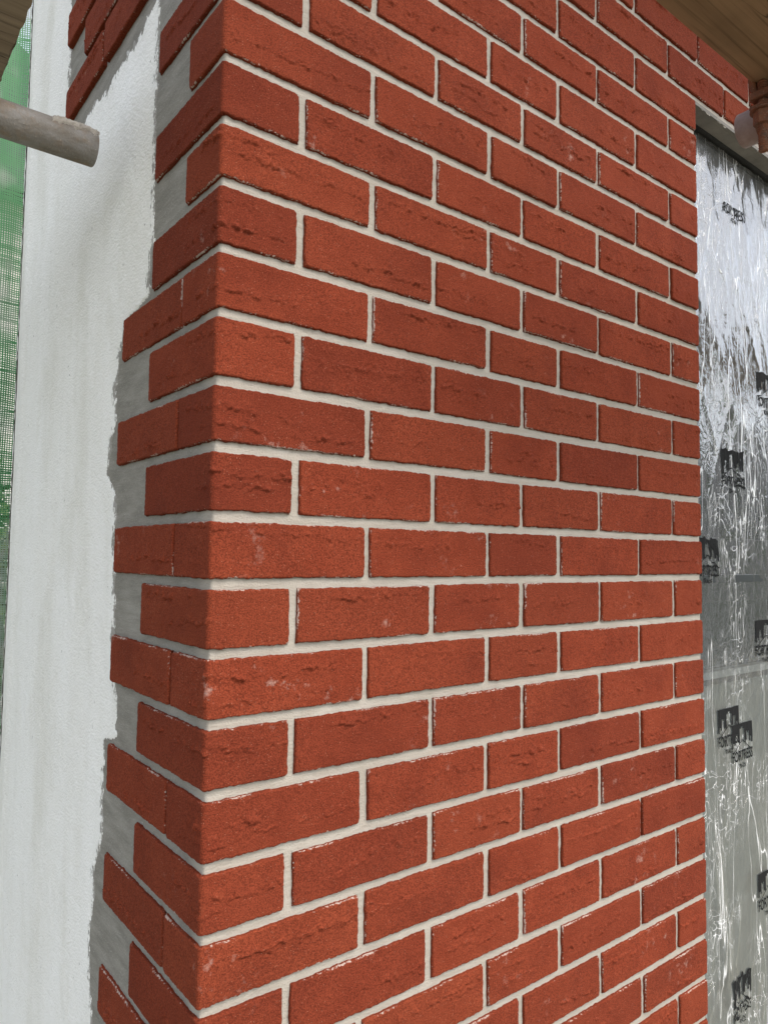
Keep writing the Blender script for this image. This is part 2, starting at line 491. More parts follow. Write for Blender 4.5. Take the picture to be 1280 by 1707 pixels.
def surf_height(S, T, L, H, rng):
    sd = rng.random() * 500
    h = 0.45 * vn(S / 38 + sd, T / 22, 1) + 0.28 * vn(S / 9 + sd, T / 6, 2) + 0.12 * vn(S / 3 + sd, T / 2.5, 3)
    n = rng.choice([1, 1, 2, 2]) if L > 120 else rng.choice([1, 1, 2])
    for i in range(n):
        ln = rng.uniform(0.4, 0.95) * L
        s0 = S.min() + rng.uniform(0.02, 1) * (L - ln * 0.7)
        t0 = rng.uniform(0.22, 0.82) * H
        sl = rng.uniform(-0.07, 0.07)
        q0 = rng.random() * 300
        path = (t0 + sl * (S - s0 - ln / 2) + 3.0 * vn(S / 26 + q0, 0 * S, 4) + 1.7 * vn(S / 7 + q0, 0 * S, 5)
                + 1.9 * vn(S / 3.4 + q0, 0 * S, 6))
        q = T - path
        mask = sm(S, s0, s0 + 10) * (1 - sm(S, s0 + ln - 14, s0 + ln)) * np.clip(0.55 + 0.75 * vn(S / 11 + q0, 0 * S, 7), 0, 1.2)
        A = rng.uniform(1.9, 4.2)
        wq = rng.uniform(3.0, 6.5)
        lip = np.exp(-np.maximum(q, 0) / wq) / (1 + np.exp(-np.clip(q / 0.5, -30, 30)))
        lump = np.clip(0.7 + 0.9 * vn(S / 3.8 + q0, T / 4.0, 8) + 0.5 * vn(S / 8 + q0, T / 9, 9), 0, 1.7)
        h += A * mask * lip * lump
        band = mask * np.exp(-((q - 1.5) / wq) ** 2)
        dg = rng.uniform(-0.9, 0.9)
        h += 0.50 * A * band * vn((S + dg * T) / 4.5 + q0, (T - 0.3 * S) / 2.4, 10) - 0.5 * mask * np.exp(-((q + 1.3) / 1.2) ** 2)
    for i in range(rng.choice([0, 1, 2, 4])):
        a, b = S.min() + rng.random() * L, rng.random() * H
        r = rng.uniform(1.2, 2.6)
        h += rng.uniform(-1.2, 1.4) * np.exp(-((S - a) ** 2 + (T - b) ** 2) / r ** 2)
    return h

def axis(L, res):
    e = [0, 0.5, 1.1, 1.9, 3.0]
    n = max(2, int(round((L - 6) / res)))
    mid = list(np.linspace(3.0, L - 3.0, n + 1))[1:-1]
    return np.array(e + mid + [L - x for x in reversed(e)])

def slip_mesh(L0, L1, H, seed, depth=11.0, res=1.4):
    """L0 > 0: corner slip with a return of L0 on the left face; otherwise a flat slip of L1."""
    rng = random.Random(seed)
    R = 5.0; a = math.pi * R / 4
    if L0 > 0:
        sa = axis(L0 - R + a + L1 - R + a, res) - (L0 - R + a)
    else:
        sa = axis(L1, res)
    ta = axis(H, res)
    S, T = np.meshgrid(sa, ta)
    L = sa[-1] - sa[0]
    sl, sr = S - sa[0], sa[-1] - S
    db = np.minimum(np.minimum(sl, sr), np.minimum(T, H - T))
    # rounded plan corners pull the edge distance in
    cs, ct = np.minimum(sl, sr), np.minimum(T, H - T)
    rc = 4.5
    corner = (cs < rc) & (ct < rc)
    db = np.where(corner, np.minimum(db, rc - np.hypot(rc - cs, rc - ct)), db)
    r = 2.0
    x = np.clip(1 - np.clip(db, -1.5, None) / r, 0, 1.35)
    prof = -r * (1 - np.sqrt(np.clip(1 - np.minimum(x, 1) ** 2, 0, 1))) - 4.0 * np.maximum(x - 1, 0)
    h = surf_height(S, T, L, H, rng) * sm(db, 0, 2.5) + prof
    h += 0.5 * vn(S / 2.3, T / 2.3, seed) * (1 - sm(db, 0, 3))
    q = rng.random() * 90
    jit = lambda X, s_, k: 0.75 * vn(X / 9 + q, 0 * X, s_) + 0.5 * vn(X / 2.6 + q, 0 * X, s_ + 1) + k
    Tj = T + jit(S, 11, rng.uniform(-.6, .6)) * np.exp(-T / 3) + jit(S, 13, rng.uniform(-.6, .6)) * np.exp(-(H - T) / 3)
    Sj = S + jit(T, 15, 0) * np.exp(-sl / 3) * 0.8 + jit(T, 17, 0) * np.exp(-sr / 3) * 0.8

    def place(Sx, Tx, hx):
        if L0 > 0:
            phi = np.clip((Sx + a) / (2 * a), 0, 1) * math.pi / 2
            nx, ny = -np.cos(phi), -np.sin(phi)
            px = R + R * nx + np.maximum(Sx - a, 0)
            py = R + R * ny + np.maximum(-Sx - a, 0)
        else:
            nx, ny, px, py = 0 * Sx, 0 * Sx - 1, Sx, 0 * Sx
        return np.stack([px + nx * hx, py + ny * hx, Tx], -1)
    P = place(Sj, Tj, h)
    nu, nv = len(sa), len(ta)
    F = grid_faces(nu, nv)
    idx = np.arange(nu * nv).reshape(nv, nu)
    ring = np.concatenate([idx[0, :], idx[1:, -1], idx[-1, -2::-1], idx[-2:0:-1, 0]])
    Pf = P.reshape(-1, 3)
    Sf, Tf, hf = Sj.ravel()[ring], Tj.ravel()[ring], h.ravel()[ring]
    rows = []
    for dpt in (3.2, depth):
        jx = 0.35 * vn(Sf / 3, Tf / 3 + dpt, seed + 3)
        rows.append(place(Sf, Tf, 0 * Sf - dpt + jx))
    nr = len(ring)
    Vv = np.concatenate([Pf] + rows)
    base = nu * nv
    fs = []
    prev = ring
    for kx in range(2):
        cur = base + kx * nr + np.arange(nr)
        fs.append(np.stack([prev, np.roll(prev, -1), np.roll(cur, -1), cur], -1)[:, ::-1])
        prev = cur
    F = np.concatenate([F] + fs)
    e = np.concatenate([np.clip(db.ravel(), 0, 99), np.full(nr, 7.0), np.full(nr, 7.0)])
    return mesh_np("brick", Vv / 1000.0, F, M_BRICK, True, {"edge": e})

wall = empty("brick_wall", (0, 0, -1.75))
tag(wall, "corner pier faced in red sanded brick slips with pale mortar joints, white coated return on the left", "brick wall")
WZ = 1.75
random.seed(7)
variants = {}
NV = {212: 9, 153: 6, 173: 6, 184: 6, 95: 5}
for L, n in NV.items():
    variants[L] = [slip_mesh(0, float(L), 63.5, 100 + L * 10 + i) for i in range(n)]
last = {}
def put_flat(u0, u1, j, face, out=0.0, rng=random):
    """flat slip between u0..u1 (mm) in the course below joint j"""
    ztop, zbot = zj(j) - 6.2, zj(j + 1) + 6.2
    L = u1 - u0
    if L < 30: return
    key = min(NV, key=lambda k: abs(k - L))
    i = rng.randrange(NV[key])
    while i in last.get(key, ()): i = rng.randrange(NV[key])
    last[key] = (last.get(key, ()) + (i,))[-2:]
    o = add("brick", variants[key][i], wall)
    sx, sz = L / key, (ztop - zbot) / 63.5
    flip = rng.random() < 0.45
    o.scale = (sx, 1, sz)
    tz = rng.uniform(-0.4, 0.4); tilt = rng.uniform(-0.0035, 0.0035)
    out = out + rng.uniform(-0.7, 0.7)
    if face == 'R':
        if flip:
            o.rotation_euler = (0, math.pi + tilt, 0)
            o.location = (u1 / 1000, -out / 1000, (ztop + tz) / 1000 + WZ)
        else:
            o.rotation_euler = (0, tilt, 0)
            o.location = (u0 / 1000, -out / 1000, (zbot + tz) / 1000 + WZ)
    else:
        o.rotation_euler = (0, 0, -math.pi / 2)
        if flip:
            o.matrix_local = (Matrix.Translation((-out / 1000, u0 / 1000, (ztop + tz) / 1000 + WZ)) @
                              Matrix.Rotation(-math.pi / 2, 4, 'Z') @ Matrix.Rotation(math.pi, 4, 'Y') @ Matrix.Diagonal((sx, 1, sz, 1)))
        else:
            o.location = (-out / 1000, u1 / 1000, (zbot + tz) / 1000 + WZ)
    return o

rj = random.Random(3)
for j in range(JMIN, JMAX):
    A = (j % 2 != 0)
    H = zj(j) - zj(j + 1) - 12.4
    jt = lambda: rj.uniform(-1.6, 1.6)
    if A:
        le, re = 99 + jt(), 212.5 + jt()
        us = [218.5 + 5, 440 - 5.5, 440 + 5.5, 605 - 5, 605 + 5, 830.5 - 5, 830.5 + 5]
        js = [1057.8, 1281.9, 1506]
    else:
        le, re = 205.5 + jt(), 104.5 + jt()
        us = [110 + 6, 331 - 5.5, 331 + 5.5, 515.8 - 5.5, 515.8 + 5.5, 712 - 5, 712 + 5, 944 - 5, 944 + 5]
        js = [1165.5, 1391, 1612]
    me = slip_mesh(le, re, H, 900 + j)
    add("brick", me, wall, (0, 0, (zj(j + 1) + 6.2) / 1000 + WZ))
    us = [u + jt() for u in us]
    if j >= -5:
        ends = us + [E_U + rj.uniform(-1, 1.5)]
    else:
        js2 = [x for x in js if x > us[-1] + 30]
        ends = us[:]
        for x in js2: ends += [x - 5, x + 5]
        ends += [1760]
        if A: pass
    for a_, b_ in zip(ends[0::2], ends[1::2]):
        put_flat(a_, b_, j, 'R', 0, rj)
    # left face beyond the corner slips
    if A and j >= 3:
        put_flat(le + rj.uniform(3, 6), 318 + jt() * 2, j, 'L', rj.uniform(-0.5, 1.0), rj)
    if j <= -4:
        if A:
            for a_, b_ in ((le + 8, 333), (344, 563)): put_flat(a_, b_, j, 'L', 4.5, rj)
        else:
            for a_, b_ in ((215, 445), (458, 677)): put_flat(a_, b_, j, 'L', 4.5, rj)

# mortar sheet: one folded grid on both faces, 5 mm behind the brick faces
ZB, ZT = -1750, 1400
zs = np.concatenate([np.arange(ZB, -900, 40), np.arange(-900, 1200, 5), np.arange(1200, ZT + 1, 40)]).astype(float)
RC = 6.0
ss = np.concatenate([-np.arange(1045, 340, -12.0), -np.arange(340, 12, -5.0), np.linspace(-12, 12, 9), np.arange(16, E_U - 2.5, 5.0), [E_U - 2.0]])
S, T = np.meshgrid(ss, zs)
def mortar_h(S, T):
    zc = np.array([zj(j) for j in range(JMIN - 8, JMAX + 15)])
    dz = np.min(np.abs(T[..., None] - zc[None, None, :]), -1) if False else None
    h = 0.5 * vn(S / 30, T / 18, 21) + 0.35 * vn(S / 8, T / 7, 22)
    return h
h = mortar_h(S, T)
a = 3.0; Rm = 3.0
phi = np.clip((S + a) / (2 * a), 0, 1) * math.pi / 2
nx, ny = -np.cos(phi), -np.sin(phi)
px = REC + Rm + Rm * nx + np.maximum(S - a, 0)
py = REC + Rm + Rm * ny + np.maximum(-S - a, 0)
px = np.minimum(px, E_U - 1.5 + 0 * px)
lb = sm(-S, 205, 335) * 0.0
P = np.stack([px + nx * h, py + ny * h, T + 1750], -1) / 1000
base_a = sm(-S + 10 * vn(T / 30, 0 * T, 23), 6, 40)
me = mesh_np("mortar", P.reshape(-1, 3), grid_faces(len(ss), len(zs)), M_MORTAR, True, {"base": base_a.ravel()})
add("mortar", me, wall)
# mortar over the lintel, right of the pier
ss2 = np.arange(E_U - 2.0, 1765, 5.0); zs2 = np.arange(981, 1400, 5.0)
S, T = np.meshgrid(ss2, zs2)
h = mortar_h(S, T) + 1.5 * sm(T, 996, 984) * 0
rag = 5.0 * vn(S / 14, 0 * S, 31) + 2.5 * vn(S / 4, 0 * S, 32) + 1.0 * vn(S / 1.7, 0 * S, 33)
h = h + 1.6 * vn(S / 5, T / 4, 34) * sm(T, 1000, 985)
T2 = np.where(T < 987, T + rag - 2, T)
me = mesh_np("mortar", np.stack([S, REC + 0 * S - h, T2 + 1750], -1).reshape(-1, 3) / 1000, grid_faces(len(ss2), len(zs2)), M_MORTAR)
add("mortar", me, wall)
# solid core behind everything (reveals, top, back)
mb = MB()
mb.box(0.012, 0.012, 0.0, 1.0405, 1.042, ZT / 1000 + WZ)
mb.box(1.0405, 0.012, 0.985 + WZ, 1.76, 0.30, ZT / 1000 + WZ)
mb.build("wall_core", M_CORE, wall)
# reveal lining at the right end of the pier
mb = MB(); mb.box(1.0405, 0.0085, 0.0, 1.0435, 0.30, 0.9755 + WZ)
mb.build("reveal_lining", M_MORTAR, wall)

# white coat on the left face, ragged brushed edge
cv = np.concatenate([np.arange(196, 720, 3.4), np.arange(724, 1046, 6.0)])
cz = np.concatenate([np.arange(-1750, -800, 30.), np.arange(-800, 1180, 4.0), np.arange(1180, 1400, 20.)])
Vc, Zc = np.meshgrid(cv, cz)
ez = np.array([-1800, -637, -591, -527, -471, -430, -378, -319, -240, -226, -142, -85, -17, 53, 114, 153, 206, 231, 269, 338, 376, 388, 460, 590, 723, 810, 1400])
ev = np.array([355, 353, 373, 381, 368, 373, 343, 344, 345, 296, 302, 316, 326, 334, 330, 373, 359, 343, 352, 335, 305, 224, 213, 215, 222, 220, 214])
edge_v = np.interp(Zc, ez, ev)
rag = 5 * vn(Zc / 22, 0 * Zc, 41) + 4 * vn(Zc / 7, Vc / 20, 42) + 4 * vn(Vc / 6, Zc / 5, 43)
d_low = Vc - edge_v + rag * (0.5 + 0.5 * sm(-np.abs(Zc), -900, 0))
dv = np.array([196, 213, 242, 275, 286, 385, 439, 531, 580, 640, 700]); dz = np.array([826, 824, 823, 816, 807, 808, 797, 808, 800, 795, 792])
top_z = np.interp(Vc, dv, dz)
d_top = (top_z - Zc) + 6 * vn(Vc / 13, Zc / 9, 44) + 5 * vn(Vc / 5, Zc / 6, 45)
d_left = Vc - 686 + 5 * vn(Zc / 18, Vc / 9, 46) + 4 * vn(Zc / 5, Vc / 5, 47) - 10 * sm(Zc, 1020, 1120)
inside = np.maximum(np.minimum(d_low, d_top), d_left)
thick = 0.55 * sm(inside, 0, 9) + 0.35 * vn(Vc / 4, Zc / 4, 48) * (1 - sm(inside, 4, 30)) + 0.5 * vn(Vc / 70, Zc / 110, 49) + 0.35 * vn(Vc / 14, Zc / 30, 50)
thick = np.where(inside < -3, -2.5, thick + 0.35 - 2.2 * (1 - sm(inside, -3, 3)))
# soft swelling where the top coat was feathered out
swell = 2.5 * np.exp(-((Vc - 330) / 60) ** 2) * sm(Zc, 430, 620) * (1 - sm(Zc, 720, 790))
edge_bead = 2.0 * np.exp(-((Vc - 985 + 8 * vn(Zc / 160, 0 * Zc, 52)) / 16) ** 2) - 3.0 * sm(Vc, 1030, 1046)
Xc = REC - 0.55 - thick - swell * (inside > 0) - edge_bead
Fc = grid_faces(len(cv), len(cz))
keep = (inside.ravel()[Fc].max(1) > -4)
me = mesh_np("white_coat", np.stack([Xc, Vc, Zc + 1750], -1).reshape(-1, 3) / 1000, Fc[keep][:, ::-1], M_WHITE, True, {"cover": inside.ravel()})
add("white_coat", me, wall)
# rough outer arris with exposed mesh bead beyond the white coat
zz = np.arange(-1750, 1400, 6.0); aa = np.linspace(0, 1, 7)
Aa, Zz = np.meshgrid(aa, zz)
wd = 9 + 6 * vn(Zz / 60, 0 * Zz, 61) + 3 * vn(Zz / 9, 0 * Zz, 62)
me = mesh_np("corner_bead", np.stack([3 + 16 * Aa ** 2 + 1.2 * vn(Aa * 5, Zz / 7, 63), 1041 + wd * np.sin(Aa * math.pi) * 0.9 + 4 * Aa, Zz + 1750], -1).reshape(-1, 3) / 1000,
             grid_faces(7, len(zz))[:, ::-1], M_WHITE, True, {"cover": np.full(Aa.size, 60.0)})
add("corner_bead", me, wall)

# steel lintel under the bricks over the window
mb = MB()
mb.box(1.0436, 0.004, 0.977 + WZ, 1.76, 0.0115, 0.9845 + WZ)
mb.box(1.0436, 0.0115, 0.9765 + WZ, 1.76, 0.040, 0.984 + WZ, 0.002)
mb.build("lintel", M_LINTEL, wall)
mb = MB(); mb.box(1.0436, 0.040, 0.980 + WZ, 1.76, 0.12, 0.9845 + WZ)  # dark strip painted where the gap behind the lintel lies in shade
mb.build("lintel_gap_shade", M_BLACK, wall)

# ------------------------------------------------------------------ window
win = empty("window", (1.046, 0.06, -0.98))
tag(win, "grey framed window set back in the reveal right of the brick pier", "window")
def wbox(name, m, boxes, b=0.0015):
    mb = MB()
    for (x0, y0, z0, x1, y1, z1) in boxes:
        mb.box(x0 - 1.046, y0 - 0.06, z0 + 0.98, x1 - 1.046, y1 - 0.06, z1 + 0.98, b)
    return mb.build(name, m, win)
WR = 1.76
wbox("jamb", M_FRAME, [(1.0465, 0.062, -1.45, 1.120, 0.130, 0.973)])
wbox("jamb_bead", M_FRAMEL, [(1.1205, 0.070, -1.38, 1.150, 0.128, 0.905)])
wbox("jamb", M_FRAME, [(1.700, 0.062, -1.45, 1.76, 0.130, 0.973)])
wbox("head", M_FRAME, [(1.1205, 0.0625, 0.905, 1.6995, 0.130, 0.9725)])
wbox("transom", M_FRAME, [(1.1505, 0.064, -0.055, 1.6995, 0.128, 0.085)])
wbox("transom_bead", M_FRAME, [(1.1506, 0.056, -0.014, 1.6994, 0.0638, 0.004)])
wbox("rail", M_FRAMEL, [(1.1506, 0.0655, -0.222, 1.6990, 0.128, -0.206)])
wbox("rail_seal", M_FRAME, [(1.1508, 0.069, -0.236, 1.6988, 0.128, -0.2225)])
wbox("glass_pane", M_GLASS, [(1.1508, 0.086, 0.0855, 1.6990, 0.100, 0.9045)], 0)
wbox("glass_pane", M_GLASS, [(1.1508, 0.086, -0.2055, 1.6990, 0.100, -0.0555)], 0)
wbox("lower_panel", M_PANEL, [(1.1510, 0.080, -1.38, 1.6988, 0.100, -0.2365)], 0)
wbox("sill", M_FRAME, [(1.0465, 0.010, -1.49, 1.76, 0.130, -1.4505)])

# protective film, loosely wrapped and creased
FX0, FX1, FZ0, FZ1 = 1049, 1755, -1440, 977
def film_y(u, z):
    """distance of the film in front of the frame (mm), pulled tight near the transom and the head"""
    u = np.asarray(u, float); z = np.asarray(z, float)
    sk = u + 0.10 * (z - 0) * np.where(z < 0, -1, 0.35) + 12 * vn(z / 180, u / 200, 71)
    f1 = 1 - np.abs(vn(sk / 34, z / 420, 72)); f2 = 1 - np.abs(vn(sk / 13, z / 160, 73)); f3 = 1 - np.abs(vn(u / 40, z / 46, 74))
    loose = 0.45 + 0.55 * sm(np.abs(z - 10), 30, 220)
    crum = np.exp(-((z - 700) / 160) ** 2) + 0.8 * np.exp(-((z - 30) / 90) ** 2) + 0.7 * np.exp(-((z + 920) / 120) ** 2)
    y = 0.8 * f1 ** 3 * loose + 0.4 * f2 ** 5 * loose + (2.2 * f3 ** 4 + 1.2 * vn(u / 13, z / 17, 75)) * crum + 3.0 * vn(u / 150, z / 300, 76) * loose
    f4 = 1 - np.abs(vn((u + 0.55 * z) / 75, (z - u) / 420, 78)); f5 = 1 - np.abs(vn((u - 0.4 * z) / 60, (z + u) / 380, 79))
    y += 2.6 * f4 ** 6 * sm(z, 120, 420) + 1.8 * f5 ** 6 * loose
    # large diagonal fold at the lower left
    fold = (u - (1150 + 0.20 * (-450 - z)))
    y += 7 * sm(-z, 420, 620) * np.exp(-(fold / 26) ** 2) + 4 * sm(-z, 420, 620) * sm(-fold, 0, 20)
    return y
fu = np.arange(FX0, FX1 + 1, 3.6); fz = np.arange(FZ0, FZ1 + 1, 7.0)
U, Zf = np.meshgrid(fu, fz)
Yf = 57 - film_y(U, Zf)
topedge = 2.5 * vn(U / 30, 0 * U, 77) * sm(Zf, 900, 972)
film = add("protective_film", mesh_np("protective_film", (np.stack([U - 1046, Yf - 60, Zf + topedge + 980], -1) / 1000).reshape(-1, 3), grid_faces(len(fu), len(fz)), M_FILM))
film.location = (1.046, 0.06, -0.98)
tag(film, "creased clear protective film with black print stretched over the window frame", "plastic film")

def text_mesh(body, size):
    cu = bpy.data.curves.new("t", 'FONT')
    cu.body = body; cu.size = size; cu.offset = size * 0.018; cu.resolution_u = 3
    cu.align_x = 'CENTER'; cu.space_character = 0.98
    o = bpy.data.objects.new("t", cu); COL.objects.link(o)
    dg = bpy.context.evaluated_depsgraph_get()
    me = bpy.data.meshes.new_from_object(o.evaluated_get(dg))
    vs = [tuple(v.co)[:2] for v in me.vertices]; fs = [tuple(p.vertices) for p in me.polygons]
    bpy.data.objects.remove(o); bpy.data.curves.remove(cu); bpy.data.meshes.remove(me)
    return vs, fs
T_F = text_mesh("FORTRESS", 1.0); T_T = text_mesh("TRADE", 1.0)

def tri_grid(x0, y0, x1, y1, nx, ny):
    vs = [(x0 + (x1 - x0) * i / nx, y0 + (y1 - y0) * j / ny) for j in range(ny + 1) for i in range(nx + 1)]
    fs = [(j * (nx + 1) + i, j * (nx + 1) + i + 1, (j + 1) * (nx + 1) + i + 1, (j + 1) * (nx + 1) + i) for j in range(ny) for i in range(nx)]
    return vs, fs
def logo(uc, ztop, w=97.0, crush=0.0, emblem=True):
    """black castle emblem above FORTRESS / TRADE, printed on the film; uc,ztop in mm"""
    vs, fs = [], []
    def addp(pv, pf):
        n = len(vs); vs.extend(pv); fs.extend([tuple(i + n for i in f) for f in pf])
    hw = w / 2
    # emblem: columns of black between clear towers
    cols = [(-0.50, -0.44, 0.52), (-0.44, -0.38, 0.40), (-0.38, -0.33, 0.46), (-0.33, -0.29, 0.22), (-0.29, -0.25, 0.26), (-0.25, -0.20, 0.22), (-0.20, -0.15, 0.42), (-0.15, -0.11, 0.46),
            (-0.11, -0.05, 0.12), (-0.05, 0.05, 0.08), (0.05, 0.11, 0.13), (0.11, 0.15, 0.45), (0.15, 0.20, 0.40), (0.20, 0.24, 0.20), (0.24, 0.28, 0.25), (0.28, 0.32, 0.21), (0.32, 0.38, 0.44), (0.38, 0.43, 0.34), (0.43, 0.50, 0.48)]
    for a_, b_, d_ in (cols if emblem else []):
        addp(*tri_grid(a_ * w, -d_ * w, b_ * w + 0.02, 0, 2, 4))
    for s_ in ((-1, 1) if emblem else ()):                # roof chevron line
        for i in range(8):
            x0, x1 = s_ * w * 0.46 * i / 8, s_ * w * 0.46 * (i + 1) / 8
            z0, z1 = -w * (0.36 + 0.28 * i / 8), -w * (0.36 + 0.28 * (i + 1) / 8)
            q = [(x0, z0), (x1, z1), (x1, z1 - 2.2), (x0, z0 - 2.2)]
            if s_ < 0: q = q[::-1]
            addp(q, [(0, 1, 2, 3)])
    tv, tf = T_F
    xs = [p[0] for p in tv]; tw = max(xs) - min(xs)
    k = w / tw
    addp([(p[0] * k, p[1] * k * 1.45 - w * 0.83) for p in tv], tf)
    tv2, tf2 = T_T
    k2 = w * 0.36 / (max(p[0] for p in tv2) - min(p[0] for p in tv2))
    addp([(p[0] * k2, p[1] * k2 * 1.15 - w * 1.0) for p in tv2], tf2)
    P = np.array(vs, float)
    U_, Z_ = uc + P[:, 0], ztop + P[:, 1]
    if crush:
        dU = crush * (10 * vn(U_ / 17, Z_ / 40, 81 + uc) + 5 * vn(U_ / 6, Z_ / 12, 82)); dZ = crush * (8 * vn(U_ / 9, Z_ / 30, 83) + 3 * vn(U_ / 4, Z_ / 9, 84))
        U_, Z_ = U_ + dU, Z_ + dZ
    keep = (U_ > FX0 + 2) & (U_ < FX1 - 2)
    Yp = 57 - film_y(U_, Z_) - 1.8
    me = bpy.data.meshes.new("printed_logo")
    me.from_pydata([((a1 - 1046) / 1000, (b1 - 60) / 1000, (c1 + 980) / 1000) for a1, b1, c1 in zip(U_, Yp, Z_)], [], [f for f in fs if all(keep[i] for i in f)])
    me.materials.append(M_INK); me.validate()
    return add("printed_logo", me, film)
logo(1249, -286); logo(1311, -327); logo(1432, -103); logo(1418, -672); logo(1281, -860, crush=0.8)
logo(1281, 282, crush=0.7); logo(1452, 485, crush=0.3); logo(1303, 912, crush=0.35, emblem=False)
logo(1166, 82, crush=0.5)

# ------------------------------------------------------------------ scaffold, left
def pipe(mb, p0, p1, r, ri, n=40, seg=24, rag=0.0):
    """hollow tube with a wall at p1 end, p0 closed"""
    p0, p1 = Vector(p0), Vector(p1)
    pts = [p0.lerp(p1, i / seg) for i in range(seg + 1)]
    mb.ring_tube(pts, r, n, cap=False)
    base = len(mb.v)
    d = (p1 - p0).normalized()
    ref = Vector((0, 0, 1)); a = (ref - d * ref.dot(d)).normalized(); b = d.cross(a)
    for (rr, off) in ((r, 0), (r - 0.0006, 0.0008), (ri + 0.0004, 0.0008), (ri, 0), (ri, -0.12)):
        for k in range(n):
            t = 2 * math.pi * k / n
            mb.v.append(tuple(p1 + d * off + (a * math.cos(t) + b * math.sin(t)) * rr))
    for i in range(4):
        for k in range(n):
            k2 = (k + 1) % n
            mb.f.append((base + i * n + k, base + i * n + k2, base + (i + 1) * n + k2, base + (i + 1) * n + k))
    mb.f.append(tuple(base + 4 * n + k for k in range(n)))

tb = empty("scaffold_tube", (-0.05, 0.318, 0.6172))
tag(tb, "weathered grey scaffold tube with crusted mortar on its end, before the white wall", "scaffold tube")
mb = MB(); pipe(mb, (-1.6, 0.0, 0.0), (0.0, 0.0, 0.0), 0.02415, 0.0202)
mb.build("tube", M_TUBE, tb, smooth=True)
# mortar crust on top of the open end
na, nl = 26, 40
ang = np.linspace(-1.25, 0.45, na); ll = np.linspace(-0.062, 0.0025, nl)
Ag, Lg = np.meshgrid(ang, ll)
ins = 1 - np.maximum(np.abs((Ag + 0.35) / 0.75), np.abs((Lg + 0.029) / 0.031)) + 0.30 * vn(Ag * 6, Lg * 190, 91) + 0.12 * vn(Ag * 15, Lg * 500, 92)
hh = 0.0245 + np.where(ins > 0.08, 0.0012 + 0.0022 * sm(ins, 0.08, 0.4) + 0.0012 * vn(Ag * 12, Lg * 420, 93), -0.0012)
# angle measured from the top, negative = towards the camera
Pm = np.stack([Lg, np.sin(Ag) * hh, np.cos(Ag) * hh], -1).reshape(-1, 3)
Fm = grid_faces(na, nl); kp = ins.ravel()[Fm].max(1) > 0.05
add("mortar_crust", mesh_np("mortar_crust", Pm, Fm[kp], M_BLOB), tb)

def board(name_loc, x0, y0, x1, y1, z, mat, label, group, rot=0.0, seed=0, chew=0.004):
    """38 mm scaffold board lying along x, sawn rough end"""
    th = 0.038
    r = random.Random(seed)
    ny, nz = 22, 5
    mb = MB()
    xs = [x0 + (x1 - x0) * t for t in (0, 0.004, 0.02, 0.1, 0.25, 0.4, 0.55, 0.7, 0.85, 0.98, 0.996, 1)]
    prof = []
    for k in range(ny): prof.append((y0 + (y1 - y0) * k / (ny - 1), 0))
    for k in range(1, nz): prof.append((y1, th * k / nz))
    for k in range(ny): prof.append((y1 - (y1 - y0) * k / (ny - 1), th))
    for k in range(1, nz): prof.append((y0, th - th * k / nz))
    # soften arrises
    n = len(prof)
    cyc = []
    for (py_, pz_) in prof:
        ddy = min(py_ - y0, y1 - py_); ddz = min(pz_, th - pz_)
        oy = oz = 0
        if ddy < 0.002 and ddz < 0.002:
            oy = 0.002 if py_ - y0 < 0.002 else -0.002
            oz = 0.002 if pz_ < 0.002 else -0.002
        cyc.append((py_ + oy, pz_ + oz))
    rings = []
    for i, x in enumerate(xs):
        rg = []
        for (py_, pz_) in cyc:
            e = 0.0
            if i == 0 or i == len(xs) - 1:
                e = (chew * (0.35 * float(vn(py_ * 160, pz_ * 160, seed)) + 0.6 * float(vn(py_ * 500, pz_ * 400, seed + 1)))) * (1 if i == 0 else 1)
            bow = 0.0012 * float(vn(x * 2.0, py_ * 9, seed + 2))
            rg.append((x + e, py_, z + pz_ + bow))
        rings.append(rg)
    for rg in rings: mb.v += rg
    for i in range(len(xs) - 1):
        for k in range(n):
            k2 = (k + 1) % n
            mb.f.append((i * n + k, (i + 1) * n + k, (i + 1) * n + k2, i * n + k2))
    mb.f.append(tuple(range(n))); mb.f.append(tuple((len(xs) - 1) * n + k for k in reversed(range(n))))
    cx_, cy_ = (x0 + x1) / 2, (y0 + y1) / 2
    mb.v = [(p[0] - cx_, p[1] - cy_, p[2] - z) for p in mb.v]
    o = mb.build("scaffold_board", mat)
    me_ = o.data
    me_.polygons.foreach_set("use_smooth", np.full(len(me_.polygons), True)); me_.set_sharp_from_angle(angle=RAD(35))
    o.location = (cx_, cy_, z)
    tag(o, label, "scaffold board", group)
    return o
G = "scaffold boards overhead"
board(0, -2.4, 0.168, -0.166, 0.392, 0.700, M_WOODL, "grey scaffold board end overhead at top left, the nearer of that pair", G, seed=4)
board(0, -2.4, 0.398, -0.190, 0.622, 0.701, M_WOODL, "grey scaffold board overhead at top left, behind the nearer one", G, seed=9)
board(0, 0.36, -0.523, 2.75, -0.298, 0.690, M_WOODR, "brown scaffold board overhead at the top right, its edge crossing in front of the bricks", G, seed=14)

# three unseen boards, added out of view to shade the top of the pier
for k_ in range(3):
    y_ = -0.30 - 0.232 * (k_ + 1)
    board(0, -1.9, y_, 2.0, y_ + 0.225, 2.02, M_WOODL, "board %s, unseen and added above the pier to shade its top" % ("nearest the wall", "in the middle of three", "farthest from the wall")[k_], G, seed=30 + k_)

# ------------------------------------------------------------------ scaffold, right: transom tube and rusty coupler
tr_ = empty("scaffold_tube", (0.692, -0.262, 0.6585))
tag(tr_, "grey scaffold tube end coloured with brick glow below the brown board at the top right", "scaffold tube")
mb = MB()
pipe(mb, (0, -1.3, 0), (0, 0, 0), 0.02415, 0.0202)
mb.build("tube", M_CAPT, tr_, smooth=True)

